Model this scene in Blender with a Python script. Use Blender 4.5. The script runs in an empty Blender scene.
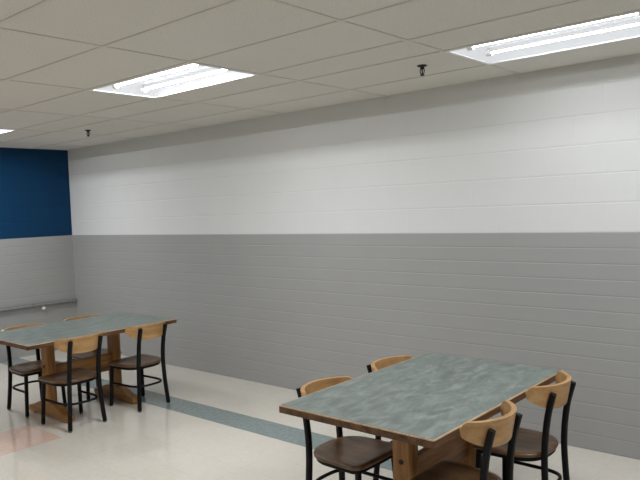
import bpy, bmesh, math, random
from mathutils import Vector, Matrix
random.seed(4)
S = bpy.context.scene
COL = S.collection
FT = .3048
# ------------------------------------------------------------------ room numbers (metres)
H = 2.778                    # ceiling height
WZ = 1.582                   # top of the grey block wainscot
XR, YF = 12.0, -8.6          # far ends of the room behind / beside the camera
yD = -.525; yC = yD-2*FT; yB = yC-.405; yA = yB-2*FT
XP = 4.243                   # a cross joint of the ceiling grid

# ------------------------------------------------------------------ helpers
def link(name, bm, mat, parent=None, smooth=False, recalc=True):
    if recalc: bmesh.ops.recalc_face_normals(bm, faces=bm.faces)
    me = bpy.data.meshes.new(name)
    bm.to_mesh(me); bm.free()
    for m in (mat if isinstance(mat, (list, tuple)) else [mat]): me.materials.append(m)
    if smooth:
        for f in me.polygons: f.use_smooth = True
    o = bpy.data.objects.new(name, me); COL.objects.link(o)
    if parent: o.parent = parent
    return o

def bevel(o, w, seg=2, ang=35):
    m = o.modifiers.new('bevel', 'BEVEL'); m.width = w; m.segments = seg
    m.limit_method = 'ANGLE'; m.angle_limit = math.radians(ang); m.harden_normals = False
    return o

def shade_auto(o, ang=40):
    for f in o.data.polygons: f.use_smooth = True
    o.data.set_sharp_from_angle(angle=math.radians(ang))
    return o

def add_box(bm, x0, x1, y0, y1, z0, z1, mi=0):
    v = [bm.verts.new((x, y, z)) for x in (x0, x1) for y in (y0, y1) for z in (z0, z1)]
    for q in ((0,1,3,2),(4,6,7,5),(0,4,5,1),(2,3,7,6),(0,2,6,4),(1,5,7,3)):
        f = bm.faces.new([v[i] for i in q]); f.material_index = mi

def box(name, b, mat, parent=None, bev=0):
    bm = bmesh.new(); add_box(bm, *b)
    o = link(name, bm, mat, parent)
    if bev: bevel(o, bev); 
    return o

def add_sweep(bm, path, prof, up=Vector((0, 1, 0)), closed=False):
    """sweep a closed 2D profile (list of (a,b)) along a path; a runs along `up` side axis, b across it"""
    path = [Vector(p) for p in path]; n = len(path); rings = []
    for i, p in enumerate(path):
        if closed: t = path[(i+1) % n]-path[i-1]
        else: t = path[min(i+1, n-1)]-path[max(i-1, 0)]
        t.normalize()
        a = (up-t*up.dot(t)).normalized(); b = t.cross(a)
        rings.append([bm.verts.new(p+a*u+b*v) for u, v in prof])
    m = len(prof)
    for i in range(n if closed else n-1):
        r, q = rings[i], rings[(i+1) % n]
        for j in range(m): bm.faces.new((r[j], r[(j+1) % m], q[(j+1) % m], q[j]))
    if not closed:
        bm.faces.new(rings[0][::-1]); bm.faces.new(rings[-1])

def rrect(w, h, r, k=3):
    out = []
    for cx, cy, a0 in ((w/2-r, h/2-r, 0), (-w/2+r, h/2-r, 90), (-w/2+r, -h/2+r, 180), (w/2-r, -h/2+r, 270)):
        for i in range(k+1):
            a = math.radians(a0+90*i/k); out.append((cx+r*math.cos(a), cy+r*math.sin(a)))
    return out
def circ(r, k=12): return [(r*math.cos(2*math.pi*i/k), r*math.sin(2*math.pi*i/k)) for i in range(k)]

def catmull(pts, k=6):
    P = [Vector(p) for p in pts]; P = [P[0]*2-P[1]]+P+[P[-1]*2-P[-2]]; out = []
    for i in range(1, len(P)-2):
        for j in range(k):
            t = j/k; a, b, c, d = P[i-1:i+3]
            out.append(.5*((2*b)+(c-a)*t+(2*a-5*b+4*c-d)*t*t+(3*b-a-3*c+d)*t**3))
    out.append(P[-2]); return out

def add_lathe(bm, prof, c, k=20):
    """prof: list of (r,z) from top to bottom"""
    c = Vector(c); rings = []
    for r, z in prof: rings.append([bm.verts.new(c+Vector((r*math.cos(2*math.pi*i/k), r*math.sin(2*math.pi*i/k), z))) for i in range(k)])
    for a, b in zip(rings, rings[1:]):
        for j in range(k): bm.faces.new((a[j], a[(j+1) % k], b[(j+1) % k], b[j]))
    bm.faces.new(rings[0]); bm.faces.new(rings[-1][::-1])

def thing(name, label, cat, loc=(0, 0, 0), rz=0, group=None):
    o = bpy.data.objects.new(name, None); COL.objects.link(o)
    o.empty_display_size = .1
    o.location = loc; o.rotation_euler = (0, 0, rz)
    o['label'] = label; o['category'] = cat
    if group: o['group'] = group
    return o
def struct(o): o['kind'] = 'structure'; return o
def dup(root, loc, rz, label):
    r = root.copy(); COL.objects.link(r); r.location = loc; r.rotation_euler = (0, 0, rz); r['label'] = label
    for ch in list(root.children):
        c = ch.copy(); COL.objects.link(c); c.parent = r
        for g in list(ch.children):
            d = g.copy(); COL.objects.link(d); d.parent = c
    return r

# ------------------------------------------------------------------ materials
def srgb(r, g, b):
    f = lambda c: (c/255/12.92 if c/255 <= .04045 else ((c/255+.055)/1.055)**2.4)
    return (f(r), f(g), f(b), 1)
class NT:
    def __init__(s, name):
        s.m = bpy.data.materials.new(name); s.m.use_nodes = True
        s.t = s.m.node_tree; s.b = s.t.nodes['Principled BSDF']
    def n(s, kind, **kw):
        nd = s.t.nodes.new(kind)
        for k, v in kw.items(): setattr(nd, k, v)
        return nd
    def l(s, a, b): s.t.links.new(a, b)
    def put(s, sock, v):
        if isinstance(v, bpy.types.NodeSocket): s.l(v, sock)
        else: sock.default_value = v
    def math(s, op, a, b=0, c=0):
        nd = s.n('ShaderNodeMath', operation=op)
        for i, v in enumerate((a, b, c)): s.put(nd.inputs[i], v)
        return nd.outputs[0]
    def coord(s, kind='Object', scale=(1, 1, 1), loc=(0, 0, 0), rot=(0, 0, 0)):
        tc = s.n('ShaderNodeTexCoord'); mp = s.n('ShaderNodeMapping')
        s.l(tc.outputs[kind], mp.inputs[0]); mp.inputs['Scale'].default_value = scale
        mp.inputs['Location'].default_value = loc; mp.inputs['Rotation'].default_value = rot
        return mp.outputs[0]
    def noise(s, vec, scale=5, detail=4, rough=.55, dist=0):
        nd = s.n('ShaderNodeTexNoise'); s.l(vec, nd.inputs['Vector'])
        nd.inputs['Scale'].default_value = scale; nd.inputs['Detail'].default_value = detail
        nd.inputs['Roughness'].default_value = rough; nd.inputs['Distortion'].default_value = dist
        return nd.outputs[0]
    def ramp(s, f, stops):
        nd = s.n('ShaderNodeValToRGB'); s.l(f, nd.inputs[0]); e = nd.color_ramp.elements
        while len(e) < len(stops): e.new(.5)
        for i, (p, c) in enumerate(stops): e[i].position = p; e[i].color = c
        return nd.outputs[0]
    def mix(s, f, a, b, mode='MIX'):
        nd = s.n('ShaderNodeMix', data_type='RGBA', blend_type=mode)
        s.put(nd.inputs[0], f); s.put(nd.inputs[6], a); s.put(nd.inputs[7], b)
        return nd.outputs[2]
    def bump(s, h, strength=.3, dist=.01, normal=None):
        nd = s.n('ShaderNodeBump'); s.l(h, nd.inputs['Height'])
        nd.inputs['Strength'].default_value = strength; nd.inputs['Distance'].default_value = dist
        if normal: s.l(normal, nd.inputs['Normal'])
        s.l(nd.outputs[0], s.b.inputs['Normal']); return nd.outputs[0]
    def fin(s, col=None, rough=.5, spec=.5, metal=0):
        if col is not None: s.put(s.b.inputs['Base Color'], col)
        s.put(s.b.inputs['Roughness'], rough); s.b.inputs['Specular IOR Level'].default_value = spec
        s.b.inputs['Metallic'].default_value = metal
        return s.m

def block_wall(name, axis, upper, lower, xoff_hi=0, xoff_lo=0):
    """painted block: half-height glazed courses up to WZ, full block above; axis = horizontal world axis"""
    s = NT(name); tc = s.n('ShaderNodeTexCoord'); sp = s.n('ShaderNodeSeparateXYZ'); s.l(tc.outputs['Object'], sp.inputs[0])
    h = sp.outputs[axis]; z = sp.outputs['Z']
    def brick(off, zoff, w, hh, mort):
        cv = s.n('ShaderNodeCombineXYZ'); s.l(s.math('ADD', h, off), cv.inputs[0]); s.l(s.math('ADD', z, zoff), cv.inputs[1])
        b = s.n('ShaderNodeTexBrick'); s.l(cv.outputs[0], b.inputs['Vector'])
        b.inputs['Scale'].default_value = 1; b.inputs['Brick Width'].default_value = w; b.inputs['Row Height'].default_value = hh
        b.inputs['Mortar Size'].default_value = mort; b.inputs['Mortar Smooth'].default_value = .6
        b.offset = .5
        b.inputs['Color1'].default_value = (.42,.42,.42,1); b.inputs['Color2'].default_value = (.58,.58,.58,1); b.inputs['Mortar'].default_value = (.5,.5,.5,1)
        return b
    bl = brick(xoff_lo, 0, .3, .113, .0042); bu = brick(xoff_hi, -WZ+.208*10, .412, .208, .0042)
    hi = s.math('GREATER_THAN', z, WZ)
    lo = s.math('SUBTRACT', 1, hi)
    def bed(zoff, hh, soft):                         # horizontal bed joint: 1 in the joint, fading over `soft`
        d = s.math('ABSOLUTE', s.math('SUBTRACT', s.math('FRACT', s.math('DIVIDE', s.math('ADD', z, zoff), hh)), .5))
        mr = s.n('ShaderNodeMapRange', interpolation_type='SMOOTHSTEP'); s.l(d, mr.inputs[0])
        mr.inputs[1].default_value = .5-soft/hh; mr.inputs[2].default_value = .5; return mr.outputs[0]
    fac = s.math('ADD', s.math('MULTIPLY', s.math('MAXIMUM', s.math('MULTIPLY', bu.outputs['Fac'], .6), bed(-WZ+.208*10, .208, .009)), hi),
                 s.math('MULTIPLY', s.math('MAXIMUM', s.math('MULTIPLY', bl.outputs['Fac'], .12), bed(0, .113, .008)), lo))
    obj = tc.outputs['Object']
    fine = s.noise(obj, 90, 3, .6); big = s.noise(obj, 1.7, 3, .5)
    col = s.mix(hi, lower, upper)
    tone = s.mix(hi, bl.outputs['Color'], bu.outputs['Color'])
    col = s.mix(.03, col, tone, 'OVERLAY')
    col = s.mix(s.math('MULTIPLY', big, .10), col, (.30,.29,.27,1), 'MULTIPLY')
    rough = s.math('ADD', s.math('MULTIPLY', hi, .18), .40)
    hgt = s.math('ADD', s.math('MULTIPLY', fac, -1), s.math('MULTIPLY', fine, .05))
    s.bump(hgt, .5, .0035)
    return s.fin(col, rough, .22)

def wood(name, c0, c1, c2, axis='Y', rough=.4, scale=1.0, knots=False):
    s = NT(name)
    sc = {'X': (1.2, 14, 14), 'Y': (14, 1.2, 14), 'Z': (14, 14, 1.2)}[axis]
    v = s.coord('Object', tuple(a*scale for a in sc))
    oi = s.n('ShaderNodeObjectInfo'); vo = s.n('ShaderNodeVectorMath', operation='ADD'); s.l(v, vo.inputs[0])
    cm = s.n('ShaderNodeCombineXYZ')
    for i in range(3): s.l(s.math('MULTIPLY', oi.outputs['Random'], 17+i*5), cm.inputs[i])
    s.l(cm.outputs[0], vo.inputs[1]); v = vo.outputs[0]
    a = s.noise(v, 1.6, 6, .6, .6); f = s.noise(v, 7, 3, .6, .2)
    col = s.ramp(a, [(.30, c0), (.5, c1), (.72, c2)])
    col = s.mix(s.math('MULTIPLY', f, .35), col, c0, 'MULTIPLY')
    s.bump(f, .08, .002)
    return s.fin(col, rough, .45)

def plain(name, col, rough=.5, metal=0, spec=.5, nz=0, bump=0, nscale=30):
    s = NT(name); c = col
    v = s.coord('Object')
    n = s.noise(v, nscale, 3)
    if nz: c = s.mix(s.math('MULTIPLY', n, nz), col, tuple(x*.55 for x in col[:3])+(1,))
    if bump: s.bump(n, bump, .002)
    return s.fin(c, rough, spec, metal)

def emit(name, col, strength):
    s = NT(name); s.b.inputs['Base Color'].default_value = (.8,.8,.8,1)
    s.b.inputs['Emission Color'].default_value = col; s.b.inputs['Emission Strength'].default_value = strength
    return s.m

UP = srgb(220, 221, 218); LO = srgb(162, 162, 159); BLUE = srgb(0, 54, 90)
M_wall = block_wall('painted block long wall', 'X', UP, LO, xoff_hi=-6.25+.412*20)
M_wall_left = block_wall('painted block end wall', 'Y', BLUE, LO)

# ceiling tile
s = NT('mineral fibre ceiling tile'); v = s.coord('Object')
n1 = s.noise(v, 140, 3, .7); n2 = s.noise(v, 1.3, 3, .5)
col = s.ramp(n1, [(.33, srgb(200,197,191)), (.5, srgb(228,225,219))])
col = s.mix(s.math('MULTIPLY', n2, .18), col, srgb(190,182,170), 'MULTIPLY')
s.bump(n1, .25, .003); M_tile = s.fin(col, .95, .1)
M_tbar = plain('white ceiling grid metal', srgb(214,209,200), .5, 0, .4, .15, 0, 4)
M_reveal = plain('shadow grey tile edge', srgb(120,114,104), .9, 0, .1)

# floor tiles: cream with teal band and pink band
s = NT('waxed vinyl floor tile'); tc = s.n('ShaderNodeTexCoord'); sp = s.n('ShaderNodeSeparateXYZ'); s.l(tc.outputs['Object'], sp.inputs[0])
x, y = sp.outputs['X'], sp.outputs['Y']; ob = tc.outputs['Object']
mot = s.noise(ob, 26, 5, .7); mo2 = s.noise(ob, 2.2, 4, .6)
T = .2895
def band(vv, lo, hi): return s.math('MULTIPLY', s.math('GREATER_THAN', vv, lo), s.math('LESS_THAN', vv, hi))
cream = s.ramp(mot, [(.3, srgb(222,216,202)), (.5, srgb(226,221,208)), (.7, srgb(230,225,213))])
teal = s.ramp(mot, [(.3, srgb(116,134,133)), (.5, srgb(134,150,148)), (.72, srgb(152,164,160))])
pink = s.ramp(mot, [(.3, srgb(224,192,172)), (.5, srgb(230,200,182)), (.7, srgb(234,208,192))])
fx = s.math('FRACT', s.math('DIVIDE', s.math('SUBTRACT', x, 2.985), T)); fy = s.math('FRACT', s.math('DIVIDE', s.math('ADD', y, .86), T))
def edge(f): return s.math('GREATER_THAN', s.math('ABSOLUTE', s.math('SUBTRACT', f, .5)), .4955)
joint = s.math('MAXIMUM', edge(fx), edge(fy))
# each tile its own slight tone
wn = s.n('ShaderNodeTexWhiteNoise', noise_dimensions='2D'); cv = s.n('ShaderNodeCombineXYZ')
s.l(s.math('FLOOR', s.math('DIVIDE', s.math('SUBTRACT', x, 2.985), T)), cv.inputs[0]); s.l(s.math('FLOOR', s.math('DIVIDE', s.math('ADD', y, .86), T)), cv.inputs[1])
s.l(cv.outputs[0], wn.inputs['Vector'])
col = s.mix(band(y, -.86-T, -.86), cream, teal)
pk = s.math('MULTIPLY', band(x, 2.985, 2.985+2*T), s.math('LESS_THAN', y, -.86-T*4.46))
col = s.mix(pk, col, pink)
col = s.mix(s.math('MULTIPLY', wn.outputs[0], .05), col, (.55,.52,.47,1), 'MULTIPLY')
col = s.mix(s.math('MULTIPLY', mo2, .12), col, srgb(190,182,165), 'MULTIPLY')
col = s.mix(s.math('MULTIPLY', joint, .22), col, srgb(150,140,125), 'MULTIPLY')
hh = s.math('SUBTRACT', s.math('MULTIPLY', mo2, .6), s.math('MULTIPLY', joint, .3)); s.bump(hh, .025, .01)
s.b.inputs['Coat Weight'].default_value = .6; s.b.inputs['Coat Roughness'].default_value = .07
M_floor = s.fin(col, s.math('ADD', .09, s.math('MULTIPLY', mo2, .06)), .6)

# table laminate: mottled grey green
s = NT('grey green marbled laminate'); v = s.coord('Object', (1.7, .8, 1), rot=(0, 0, .5))
a = s.noise(v, 9, 6, .62, .5); b = s.noise(v, 40, 3, .6)
col = s.ramp(a, [(.26, srgb(94,105,100)), (.46, srgb(115,125,119)), (.58, srgb(131,140,133)), (.76, srgb(154,160,153))])
col = s.mix(s.math('MULTIPLY', b, .25), col, srgb(120,130,122), 'MULTIPLY')
M_lam = s.fin(col, .34, .45)
M_lip = wood('worn pale wood edge', srgb(172,140,104), srgb(205,176,142), srgb(226,204,176), 'Y', .45)
M_edge = wood('brown table edge wood', srgb(66,42,26), srgb(104,70,42), srgb(134,94,58), 'Y', .4)
M_oak = wood('honey oak legs', srgb(128,86,40), srgb(174,124,62), srgb(198,150,90), 'Z', .4)
M_oakY = wood('honey oak rail', srgb(116,78,38), srgb(160,112,58), srgb(186,138,82), 'Y', .4)
M_oakX = wood('honey oak foot', srgb(128,86,40), srgb(174,124,62), srgb(198,150,90), 'X', .4)
M_back = wood('pale beech bentwood', srgb(160,122,76), srgb(184,144,94), srgb(200,164,114), 'Y', .38, .8)
M_seat = wood('walnut stained seat', srgb(78,57,38), srgb(110,83,56), srgb(136,106,74), 'X', .28, .8)
M_black = plain('black powder coated steel', srgb(13,13,14), .5, 0, .22, .2, .03, 160)
M_bolt = plain('dark bolt recess', srgb(48,32,22), .6)
M_glide = plain('grey plastic glide', srgb(120,118,114), .5)
sr = NT('reflector with painted-in glow'); sr.b.inputs['Emission Color'].default_value = (.95, .98, 1, 1); sr.b.inputs['Emission Strength'].default_value = .6  # reflector's tube-lit look put in as emission over a dark base
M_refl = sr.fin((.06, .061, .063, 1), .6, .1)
M_frame = plain('white light frame', srgb(235,235,232), .4)
M_tube = emit('fluorescent tube', (.97, .99, 1.05, 1), 175)
M_tube_dim = emit('dimmed fluorescent tube', (.97, .99, 1.05, 1), 36)  # emission turned down so the nearby wall is not overlit
M_tube_far = emit('weaker fluorescent tube', (.97, .99, 1.05, 1), 50)  # emission lowered to balance the fill from the unseen lights
M_hold = plain('white lamp holder', srgb(236,236,234), .4)
M_dark = plain('dark sprinkler metal', srgb(22,21,20), .45, .3)
M_pipe = plain('grey painted pipe', srgb(126,126,123), .45, 0, .4, .1)
M_ball = plain('white enamel knob', srgb(225,224,216), .25)

# ------------------------------------------------------------------ room shell
bm = bmesh.new(); add_box(bm, -.2, XR+.2, YF-.2, .2, -.1, 0); struct(link('floor', bm, M_floor))
bm = bmesh.new(); add_box(bm, -.2, XR+.2, 0, .2, 0, H+.35); struct(link('wall_back', bm, M_wall))
bm = bmesh.new(); add_box(bm, -.2, 0, YF, 0, 0, H+.35); struct(link('wall_left', bm, M_wall_left))
bm = bmesh.new(); add_box(bm, XR, XR+.2, YF, 0, 0, H+.35); struct(link('wall_right', bm, M_wall_left))
bm = bmesh.new(); add_box(bm, -.2, XR+.2, YF-.2, YF, 0, H+.35); struct(link('wall_front', bm, M_wall))

# ceiling cells and lights
xs = [0]+[XP+4*FT*k for k in range(-3, 7) if .02 < XP+4*FT*k < XR]+[XR]
ys = [0, yD, yC, yB, yA]
while ys[-1] > YF+.7: ys.append(ys[-1]-2*FT)
ys.append(YF)
def col_of(x): return min(range(len(xs)), key=lambda i: abs(xs[i]-x))
lights = {}     # (column, row) -> label
def cell(x, row): return (col_of(x), row)
vis = {cell(XP, 3): 'lit two-tube ceiling light above the gap between the two tables',
       cell(XP+8*FT, 1): 'lit two-tube ceiling light close to the long wall, above the front table',
       cell(XP-12*FT, 3): 'lit two-tube ceiling light near the blue end wall, only its corner showing'}
hidden = [cell(XP+12*FT, 3)]
hidden += [cell(XP+12*FT*k, r) for k in (-1, 0, 1) for r in (7, 11)][0:6]
skip = set(vis) | set(hidden)
bm = bmesh.new()
TH = .004
for i in range(len(xs)-1):
    for j in range(len(ys)-1):
        if (i, j) in skip: continue
        x0, x1, y1, y0 = xs[i], xs[i+1], ys[j], ys[j+1]
        g = .010
        add_box(bm, x0+g, x1-g, y0+g, y1-g, H, H+.018)
struct(link('ceiling', bm, M_tile))
# the inverted-T grid the tiles lie in
bm = bmesh.new(); w = .0115
bays = [cell for cell in skip]
for xx in xs[1:-1]: add_box(bm, xx-w, xx+w, YF, 0, H-.004, H+.002)
for yy in ys[1:-1]: add_box(bm, 0, XR, yy-w, yy+w, H-.0045, H+.0015)
add_box(bm, 0, XR, -.022, 0, H-.004, H+.002); add_box(bm, 0, .022, YF, 0, H-.004, H+.002)
gr = struct(link('ceiling_trim', bm, M_tbar))

def make_light(x0, x1, y0, y1, label, tube=None):
    tube = tube or M_tube
    cx, cy = (x0+x1)/2, (y0+y1)/2; lx, ly = (x1-x0)/2-.004, (y1-y0)/2-.004; D = .112
    t = thing('ceiling_light', label, 'ceiling light', (cx, cy, H), 0, 'recessed tube lights in the tile ceiling')
    bm = bmesh.new(); f = .022
    for b in ((-lx, lx, -ly, -ly+f), (-lx, lx, ly-f, ly), (-lx, -lx+f, -ly+f, ly-f), (lx-f, lx, -ly+f, ly-f)):
        add_box(bm, *b, -.007, .012)
    bevel(link('frame', bm, M_frame, t), .0015, 1)
    # pressed reflector: two coved troughs with a ridge between, sloped end faces
    bm = bmesh.new(); n = 28; px = lx-f; py = ly-f; ex = .06
    def prof(v):                                     # v in -1..1 across; height above the ceiling face
        a = abs(v)
        if a < .16: return .045
        u = (a-.58)/.42
        return .045+(D-.045)*max(0, 1-abs(u)**2.6) if a < .58 else D*max(0, 1-abs(u)**3.2)
    rows = []
    vv = [-1+2*i/n for i in range(n+1)]
    for X, k in ((-px, 0), (-px+ex, 1), (px-ex, 1), (px, 0)):
        rows.append([bm.verts.new((X, py*v, prof(v) if k else .0)) for v in vv])
    for a, b in zip(rows, rows[1:]):
        for i in range(n): bm.faces.new((a[i], a[i+1], b[i+1], b[i]))
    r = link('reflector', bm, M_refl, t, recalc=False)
    for sgn in (-1, 1):
        bm = bmesh.new(); yy = sgn*py*.46; zt = .034
        pr = [(.017*math.cos(a), -.007*math.sin(a)) for a in [math.pi*i/10 for i in range(11)]]+[(.017*math.cos(a), .015*math.sin(a)) for a in [math.pi*(1-i/8) for i in range(1, 8)]]
        add_sweep(bm, [(-px+ex+.035, yy, zt), (px-ex-.035, yy, zt)], pr)
        bmesh.ops.recalc_face_normals(bm, faces=bm.faces)
        for fc in bm.faces: fc.material_index = 0 if fc.normal.z < -.2 and abs(fc.normal.x) < .5 else 1
        tb = link('tube', bm, [tube, M_frame], t, smooth=False); shade_auto(tb, 50)
        for e in (-1, 1):
            bm = bmesh.new(); xx = e*(px-ex-.012)
            add_sweep(bm, [(xx-.02, yy, zt), (xx+.02, yy, zt)], circ(.021, 14))
            add_box(bm, xx-.008, xx+.008, yy-.012, yy+.012, zt, D)
            link('lamp_holder', bm, M_hold, t)
    # closed back of the housing
    bm = bmesh.new(); q = .001
    for b in ((-lx, lx, -ly, ly, D+.012, D+.014), (-lx, lx, -ly, -ly+.002, .012, D+.012), (-lx, lx, ly-.002, ly, .012, D+.012),
              (-lx, -lx+.002, -ly+.002, ly-.002, .012, D+.012), (lx-.002, lx, -ly+.002, ly-.002, .012, D+.012)): add_box(bm, *b)
    link('housing', bm, M_frame, t)
    return t
proto = far = None
for c, r in sorted(vis, key=lambda k: -k[1])+hidden:
    lab = vis.get((c, r), 'lit two-tube ceiling light further along the room, outside the photograph')
    if proto is None:
        proto = make_light(xs[c], xs[c+1], ys[r+1], ys[r], lab)
    elif r == 1:
        make_light(xs[c], xs[c+1], ys[r+1], ys[r], lab, M_tube_dim)
    elif (c, r) in hidden[1:]:
        if far is None: far = make_light(xs[c], xs[c+1], ys[r+1], ys[r], lab, M_tube_far)
        else: dup(far, ((xs[c]+xs[c+1])/2, (ys[r]+ys[r+1])/2, H), 0, lab)
    else:
        dup(proto, ((xs[c]+xs[c+1])/2, (ys[r]+ys[r+1])/2, H), 0, lab)

# sprinklers
def make_sprinkler(loc, label):
    t = thing('fire_sprinkler', label, 'sprinkler', loc, 0, 'fire sprinklers in the ceiling')
    bm = bmesh.new(); add_lathe(bm, [(.034, 0), (.036, -.003), (.030, -.008), (.018, -.010)], (0, 0, 0)); link('escutcheon', bm, M_dark, t, smooth=False)
    bm = bmesh.new(); add_lathe(bm, [(.014, -.008), (.014, -.024), (.011, -.026)], (0, 0, 0), 12)
    for sg in (-1, 1): add_sweep(bm, catmull([(sg*.011, 0, -.02), (sg*.0165, 0, -.035), (sg*.013, 0, -.052), (sg*.002, 0, -.064)], 4), circ(.0035, 8))
    add_lathe(bm, [(.005, -.026), (.004, -.058)], (0, 0, 0), 8); link('yoke', bm, M_dark, t)
    bm = bmesh.new(); add_lathe(bm, [(.007, -.060), (.016, -.067), (.016, -.069), (.004, -.072)], (0, 0, 0), 16); link('deflector', bm, M_dark, t)
    return t
sp1 = make_sprinkler((6.36, -.865, H), 'dark fire sprinkler in the ceiling beside the light close to the long wall')
dup(sp1, (2.12, -.915, H), .4, 'small dark fire sprinkler in the ceiling near the blue end wall')

# pipe low on the end wall
t = thing('wall_pipe', 'grey painted pipe running low along the left end wall', 'pipe', (0, -.02, .66))
bm = bmesh.new(); add_sweep(bm, [(.03, 0, 0), (.03, -3.2, 0)], circ(.019, 14), Vector((0, 0, 1))); shade_auto(link('pipe', bm, M_pipe, t))
bm = bmesh.new(); add_sweep(bm, [(.03, .012, 0), (.03, -.05, 0)], circ(.026, 14), Vector((0, 0, 1))); add_box(bm, 0, .03, -.03, .005, -.018, .018); shade_auto(link('elbow', bm, M_pipe, t))
for yy in (-.6, -1.6, -2.6):
    bm = bmesh.new(); add_box(bm, 0, .012, yy-.02, yy+.02, -.03, .03); add_box(bm, .01, .052, yy-.011, yy+.011, -.023, .023); bevel(link('clamp', bm, M_pipe, t), .003)
bm = bmesh.new(); add_sweep(bm, [(0, -.47, -.048), (.012, -.47, -.048)], circ(.022, 18))
bmesh.ops.create_uvsphere(bm, u_segments=18, v_segments=12, radius=.026, matrix=Matrix.Translation((.036, -.47, -.048)) @ Matrix.Diagonal((.9, 1, 1, 1)))
kb = shade_auto(link('knob', bm, M_ball, t)); kb['label'] = 'small white round knob under the pipe'

# ------------------------------------------------------------------ tables
TZ = .785
def make_table(loc, label):
    t = thing('dining_table', label, 'table', loc, 0, 'laminate dining tables on wooden trestles')
    hx, hy = .480, .757; th = .040
    def plate(name, hx, hy, z0, z1, mat, r):
        bm = bmesh.new(); pr = rrect(2*hx, 2*hy, r, 4)
        a = [bm.verts.new((x, y, z0)) for x, y in pr]; b = [bm.verts.new((x, y, z1)) for x, y in pr]
        n = len(pr)
        for i in range(n): bm.faces.new((a[i], a[(i+1) % n], b[(i+1) % n], b[i]))
        bm.faces.new(a[::-1]); bm.faces.new(b)
        return link(name, bm, mat, t)
    plate('tabletop', hx, hy, TZ-th, TZ-.007, M_edge, .012)
    plate('edge_lip', hx, hy, TZ-.0069, TZ-.0012, M_lip, .012)
    plate('laminate', hx-.007, hy-.007, TZ-.003, TZ, M_lam, .008)
    for y in (-.335, .350):
        # board leg with chamfered edges, two boards side by side read as one post
        bm = bmesh.new(); zb = .065
        pr = [(-.062, -.030), (-.050, -.042), (.050, -.042), (.062, -.030), (.062, .030), (.050, .042), (-.050, .042), (-.062, .030)]
        add_sweep(bm, [(0, y, zb), (0, y, TZ-th-.03)], [(b, a) for a, b in pr], Vector((0, 1, 0)))
        lg = bevel(link('leg', bm, M_oak, t), .002, 1)
        bm = bmesh.new(); add_sweep(bm, [(0, y-.0465*(1 if y < 0 else -1), .47), (0, y-.040*(1 if y < 0 else -1), .47)], circ(.013, 14), Vector((0, 0, 1)))
        link('bolt_plug', bm, M_bolt, lg)
        # shaped foot, humped in the middle
        bm = bmesh.new(); L = .350
        top = [(-L, .050), (-L+.012, .062), (-.29, .070), (-.23, .088), (-.17, .115), (-.12, .132), (-.085, .135)]
        top += [(-a, b) for a, b in reversed(top)]
        outl = [(-L, .008), (-L+.10, 0), (-L+.12, .014), (L-.12, .014), (L-.10, 0), (L, .008)]+[(a, b) for a, b in reversed(top)]
        f = [bm.verts.new((a, y-.040, b)) for a, b in outl]; g = [bm.verts.new((a, y+.040, b)) for a, b in outl]; n = len(outl)
        for i in range(n): bm.faces.new((f[i], f[(i+1) % n], g[(i+1) % n], g[i]))
        bm.faces.new(f[::-1]); bm.faces.new(g)
        bevel(link('foot', bm, M_oakX, t), .004)
        # cleat under the top
        bm = bmesh.new()
        outl = [(-.36, TZ-th), (-.36, TZ-th-.018), (-.30, TZ-th-.040), (.30, TZ-th-.040), (.36, TZ-th-.018), (.36, TZ-th)]
        f = [bm.verts.new((a, y-.038, b)) for a, b in outl]; g = [bm.verts.new((a, y+.038, b)) for a, b in outl]; n = len(outl)
        for i in range(n): bm.faces.new((f[i], f[(i+1) % n], g[(i+1) % n], g[i]))
        bm.faces.new(f[::-1]); bm.faces.new(g)
        bevel(link('cleat', bm, M_oakX, t), .003)
    box('stretcher', (-.02, .02, -.295, .310, .30, .47), M_oakY, t, .004)
    return t
tab = make_table((2.925, -1.565, 0), 'grey-green topped wooden trestle table in the far corner near the blue wall')
t2 = dup(tab, (6.812, -1.607, 0), 0, 'large grey-green topped wooden trestle table at the front of the picture')

for tt, dx in ((tab, -.028), (t2, .040)):
    for c in tt.children:
        if c.name.split('.')[0] in ('leg', 'foot', 'cleat', 'stretcher'): c.location.x += dx

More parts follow.
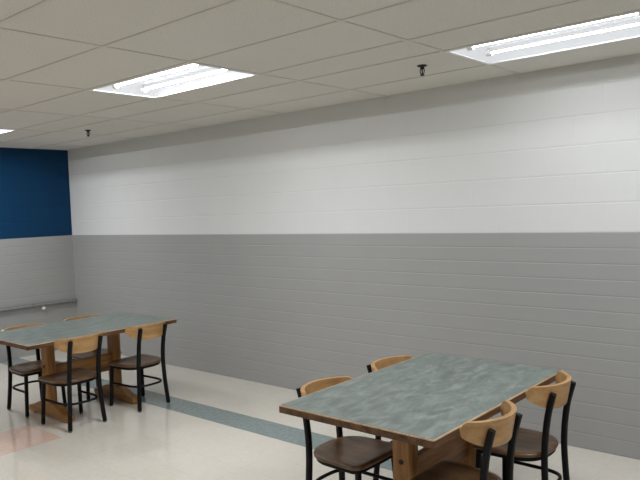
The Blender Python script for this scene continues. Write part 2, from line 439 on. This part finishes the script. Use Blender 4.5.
# ------------------------------------------------------------------ chairs (local +X is the way the sitter faces)
SZ = .431
def make_chair(loc, rz, label):
    t = thing('dining_chair', label, 'chair', loc, rz, 'wooden seat cafe chairs with black steel frames')
    # seat outline: round behind, straight front with soft corners
    def outline():
        pts = [(-.200*abs(math.cos(a))**.8, .214*math.copysign(abs(math.sin(a))**.8, math.sin(a))) for a in [math.radians(270-180*i/36) for i in range(37)]]
        for cx, cy, a0 in ((.165, .172, 90), (.165, -.172, 0)):
            for i in range(7):
                a = math.radians(a0-90*i/6); pts.append((cx+.048*math.cos(a), cy+.048*math.sin(a)))
            if cy > 0: pts.append((.219, .0))
        return pts
    o = outline()
    bm = bmesh.new(); rings = []
    def sc(k, z, dip=0): return [bm.verts.new((.0+(a)*k, b*k, z)) for a, b in o]
    spec = [(.93, SZ-.026), (.985, SZ-.022), (1.0, SZ-.013), (.995, SZ-.005), (.97, SZ), (.86, SZ-.001), (.70, SZ-.006), (.48, SZ-.011), (.25, SZ-.013)]
    rings = [sc(*q) for q in spec]; n = len(o)
    for a, b in zip(rings, rings[1:]):
        for i in range(n): bm.faces.new((a[i], a[(i+1) % n], b[(i+1) % n], b[i]))
    bm.faces.new(rings[0][::-1]); bm.faces.new(rings[-1])
    shade_auto(link('seat', bm, M_seat, t), 60)
    # steel ring under the seat
    bm = bmesh.new(); add_sweep(bm, [(a*.90, b*.90, SZ-.037) for a, b in o], rrect(.022, .014, .003, 1), Vector((0, 0, 1)), True)
    shade_auto(link('seat_frame', bm, M_black, t), 40)
    # front legs
    for sg in (-1, 1):
        bm = bmesh.new(); add_sweep(bm, [(.192, sg*.186, .012), (.182, sg*.176, .25), (.174, sg*.168, SZ-.030)], rrect(.031, .031, .009, 2), Vector((0, 1, 0)))
        l = shade_auto(link('leg', bm, M_black, t), 50)
        bm = bmesh.new(); add_lathe(bm, [(.0135, .016), (.0145, .002), (.012, 0)], (.192, sg*.186, 0), 12); link('foot_glide', bm, M_glide, l)
    # rear posts: splayed foot, bow past the seat, lean back
    for sg in (-1, 1):
        pts = catmull([(-.222, sg*.168, .012), (-.212, sg*.158, .14), (-.206, sg*.148, .28), (-.204, sg*.142, .42), (-.212, sg*.140, .54), (-.230, sg*.141, .66), (-.262, sg*.144, .780)], 5)
        bm = bmesh.new(); add_sweep(bm, pts, rrect(.032, .032, .007, 2), Vector((0, 1, 0)))
        l = bevel(link('back_post', bm, M_black, t), .0015, 1, 60); shade_auto(l, 50)
        bm = bmesh.new(); add_lathe(bm, [(.0135, .018), (.0145, .002), (.012, 0)], (-.2225, sg*.168, 0), 12); link('foot_glide', bm, M_glide, l)
    # hoop stretcher: front leg, round behind, to the other front leg; and two short ties at the rear posts
    bm = bmesh.new(); zz = .225
    hp = [(.182, -.166, zz)]+[(-.206*abs(math.cos(a))**.62, .166*math.copysign(abs(math.sin(a))**.62, math.sin(a)), zz) for a in [math.radians(270-180*i/24) for i in range(25)]]+[(.182, .166, zz)]
    add_sweep(bm, hp, circ(.0105, 10), Vector((0, 0, 1)))
    shade_auto(link('stretcher', bm, M_black, t), 50)
    # moulded half-moon backrest
    bm = bmesh.new(); R = .262; A = 1.08; NS, NZ = 44, 10; th = .025; ztop = .806
    def front(sv, k, off):
        zt = ztop-.034*max(0, (abs(sv)-.90)/.10)**2.2
        zb = ztop-.138*max(0, 1-abs(sv)**2.7)**.55-.042*abs(sv)**8
        zb = min(zb, zt-.006)
        z = zb+(zt-zb)*k
        tilt = (z-.75)*.20
        a = sv*A
        return Vector((-.280+R-(R+off)*math.cos(a)-tilt, (R+off)*math.sin(a), z))
    G = {}
    for side, off in ((0, 0), (1, -th)):
        for i in range(NS+1):
            for k in range(NZ+1): G[side, i, k] = bm.verts.new(front(-1+2*i/NS, k/NZ, off))
    for side in (0, 1):
        for i in range(NS):
            for k in range(NZ): bm.faces.new([G[side, i, k], G[side, i+1, k], G[side, i+1, k+1], G[side, i, k+1]])
    for i in range(NS):
        for k in (0, NZ): bm.faces.new([G[0, i, k], G[0, i+1, k], G[1, i+1, k], G[1, i, k]])
    for i in (0, NS):
        for k in range(NZ): bm.faces.new([G[0, i, k], G[0, i, k+1], G[1, i, k+1], G[1, i, k]])
    b = link('backrest', bm, M_back, t); bevel(b, .004, 3, 50); shade_auto(b, 50)
    return t
PI = math.pi
ch = make_chair((7.170, -1.945, 0), PI, 'chair on the right side of the front table, back to us, nearer the camera')
for x, y, rz, lab in (
    (7.170, -1.225, PI, 'chair on the right side of the front table, back to us, nearer the long wall'),
    (6.447, -1.893, 0, 'dark-seated chair tucked behind the front table at its left corner, whole seat showing'),
    (6.45, -1.212, 0, 'mostly hidden chair behind the front table, nearer the long wall, wooden back rim showing'),
    (3.280, -1.885, PI+.03, 'chair at the far table, nearest to the pink floor tiles, its back to us'),
    (3.286, -1.205, PI+.05, 'chair at the far table beside the teal floor stripe, its back to us'),
    (2.570, -1.875, 0, 'chair behind the far table at the left picture edge, legs showing under the corner'),
    (2.572, -1.26, 0, 'chair behind the far table next to the long wall, back rim just above the top')):
    d = dup(ch, (x, y, 0), rz, lab)
    for c in d.children:                             # backrests are bolted on at slightly different heights
        if c.name.startswith('backrest'): c.location.z = -.022 if rz == 0 else (.012 if x > 5 else -.003)
for c in ch.children:
    if c.name.startswith('backrest'): c.location.z = .012

# ------------------------------------------------------------------ world, camera, view
wd = bpy.data.worlds.new('room ambient'); S.world = wd; wd.use_nodes = True
wd.node_tree.nodes['Background'].inputs[0].default_value = (.5, .5, .5, 1); wd.node_tree.nodes['Background'].inputs[1].default_value = .2

cam = bpy.data.cameras.new('camera'); co = bpy.data.objects.new('camera', cam); COL.objects.link(co)
F, yaw, pitch, roll = 670.539, math.radians(40.9093), math.radians(-2.66821), math.radians(-2.1596)
cam.sensor_fit = 'HORIZONTAL'; cam.sensor_width = 36; cam.lens = F*36/640; cam.clip_start = .05
f = Vector((-math.sin(yaw)*math.cos(pitch), math.cos(yaw)*math.cos(pitch), math.sin(pitch)))
r = Vector((math.cos(yaw), math.sin(yaw), 0)); u = r.cross(f)
r2 = math.cos(roll)*r+math.sin(roll)*u; u2 = -math.sin(roll)*r+math.cos(roll)*u
m = Matrix((r2, u2, -f)).transposed().to_4x4(); m.translation = Vector((8.8429, -4.8685, 1.8224))
co.matrix_world = m
S.camera = co
vs = S.view_settings
S.display_settings.display_device = 'sRGB'
vs.view_transform = 'Standard'; vs.look = 'None'; vs.gamma = 1; vs.use_curve_mapping = False; vs.exposure = .17
S.cycles.use_denoising = True
S.cycles.max_bounces = 10; S.cycles.diffuse_bounces = 8
S.cycles.sample_clamp_indirect = 8
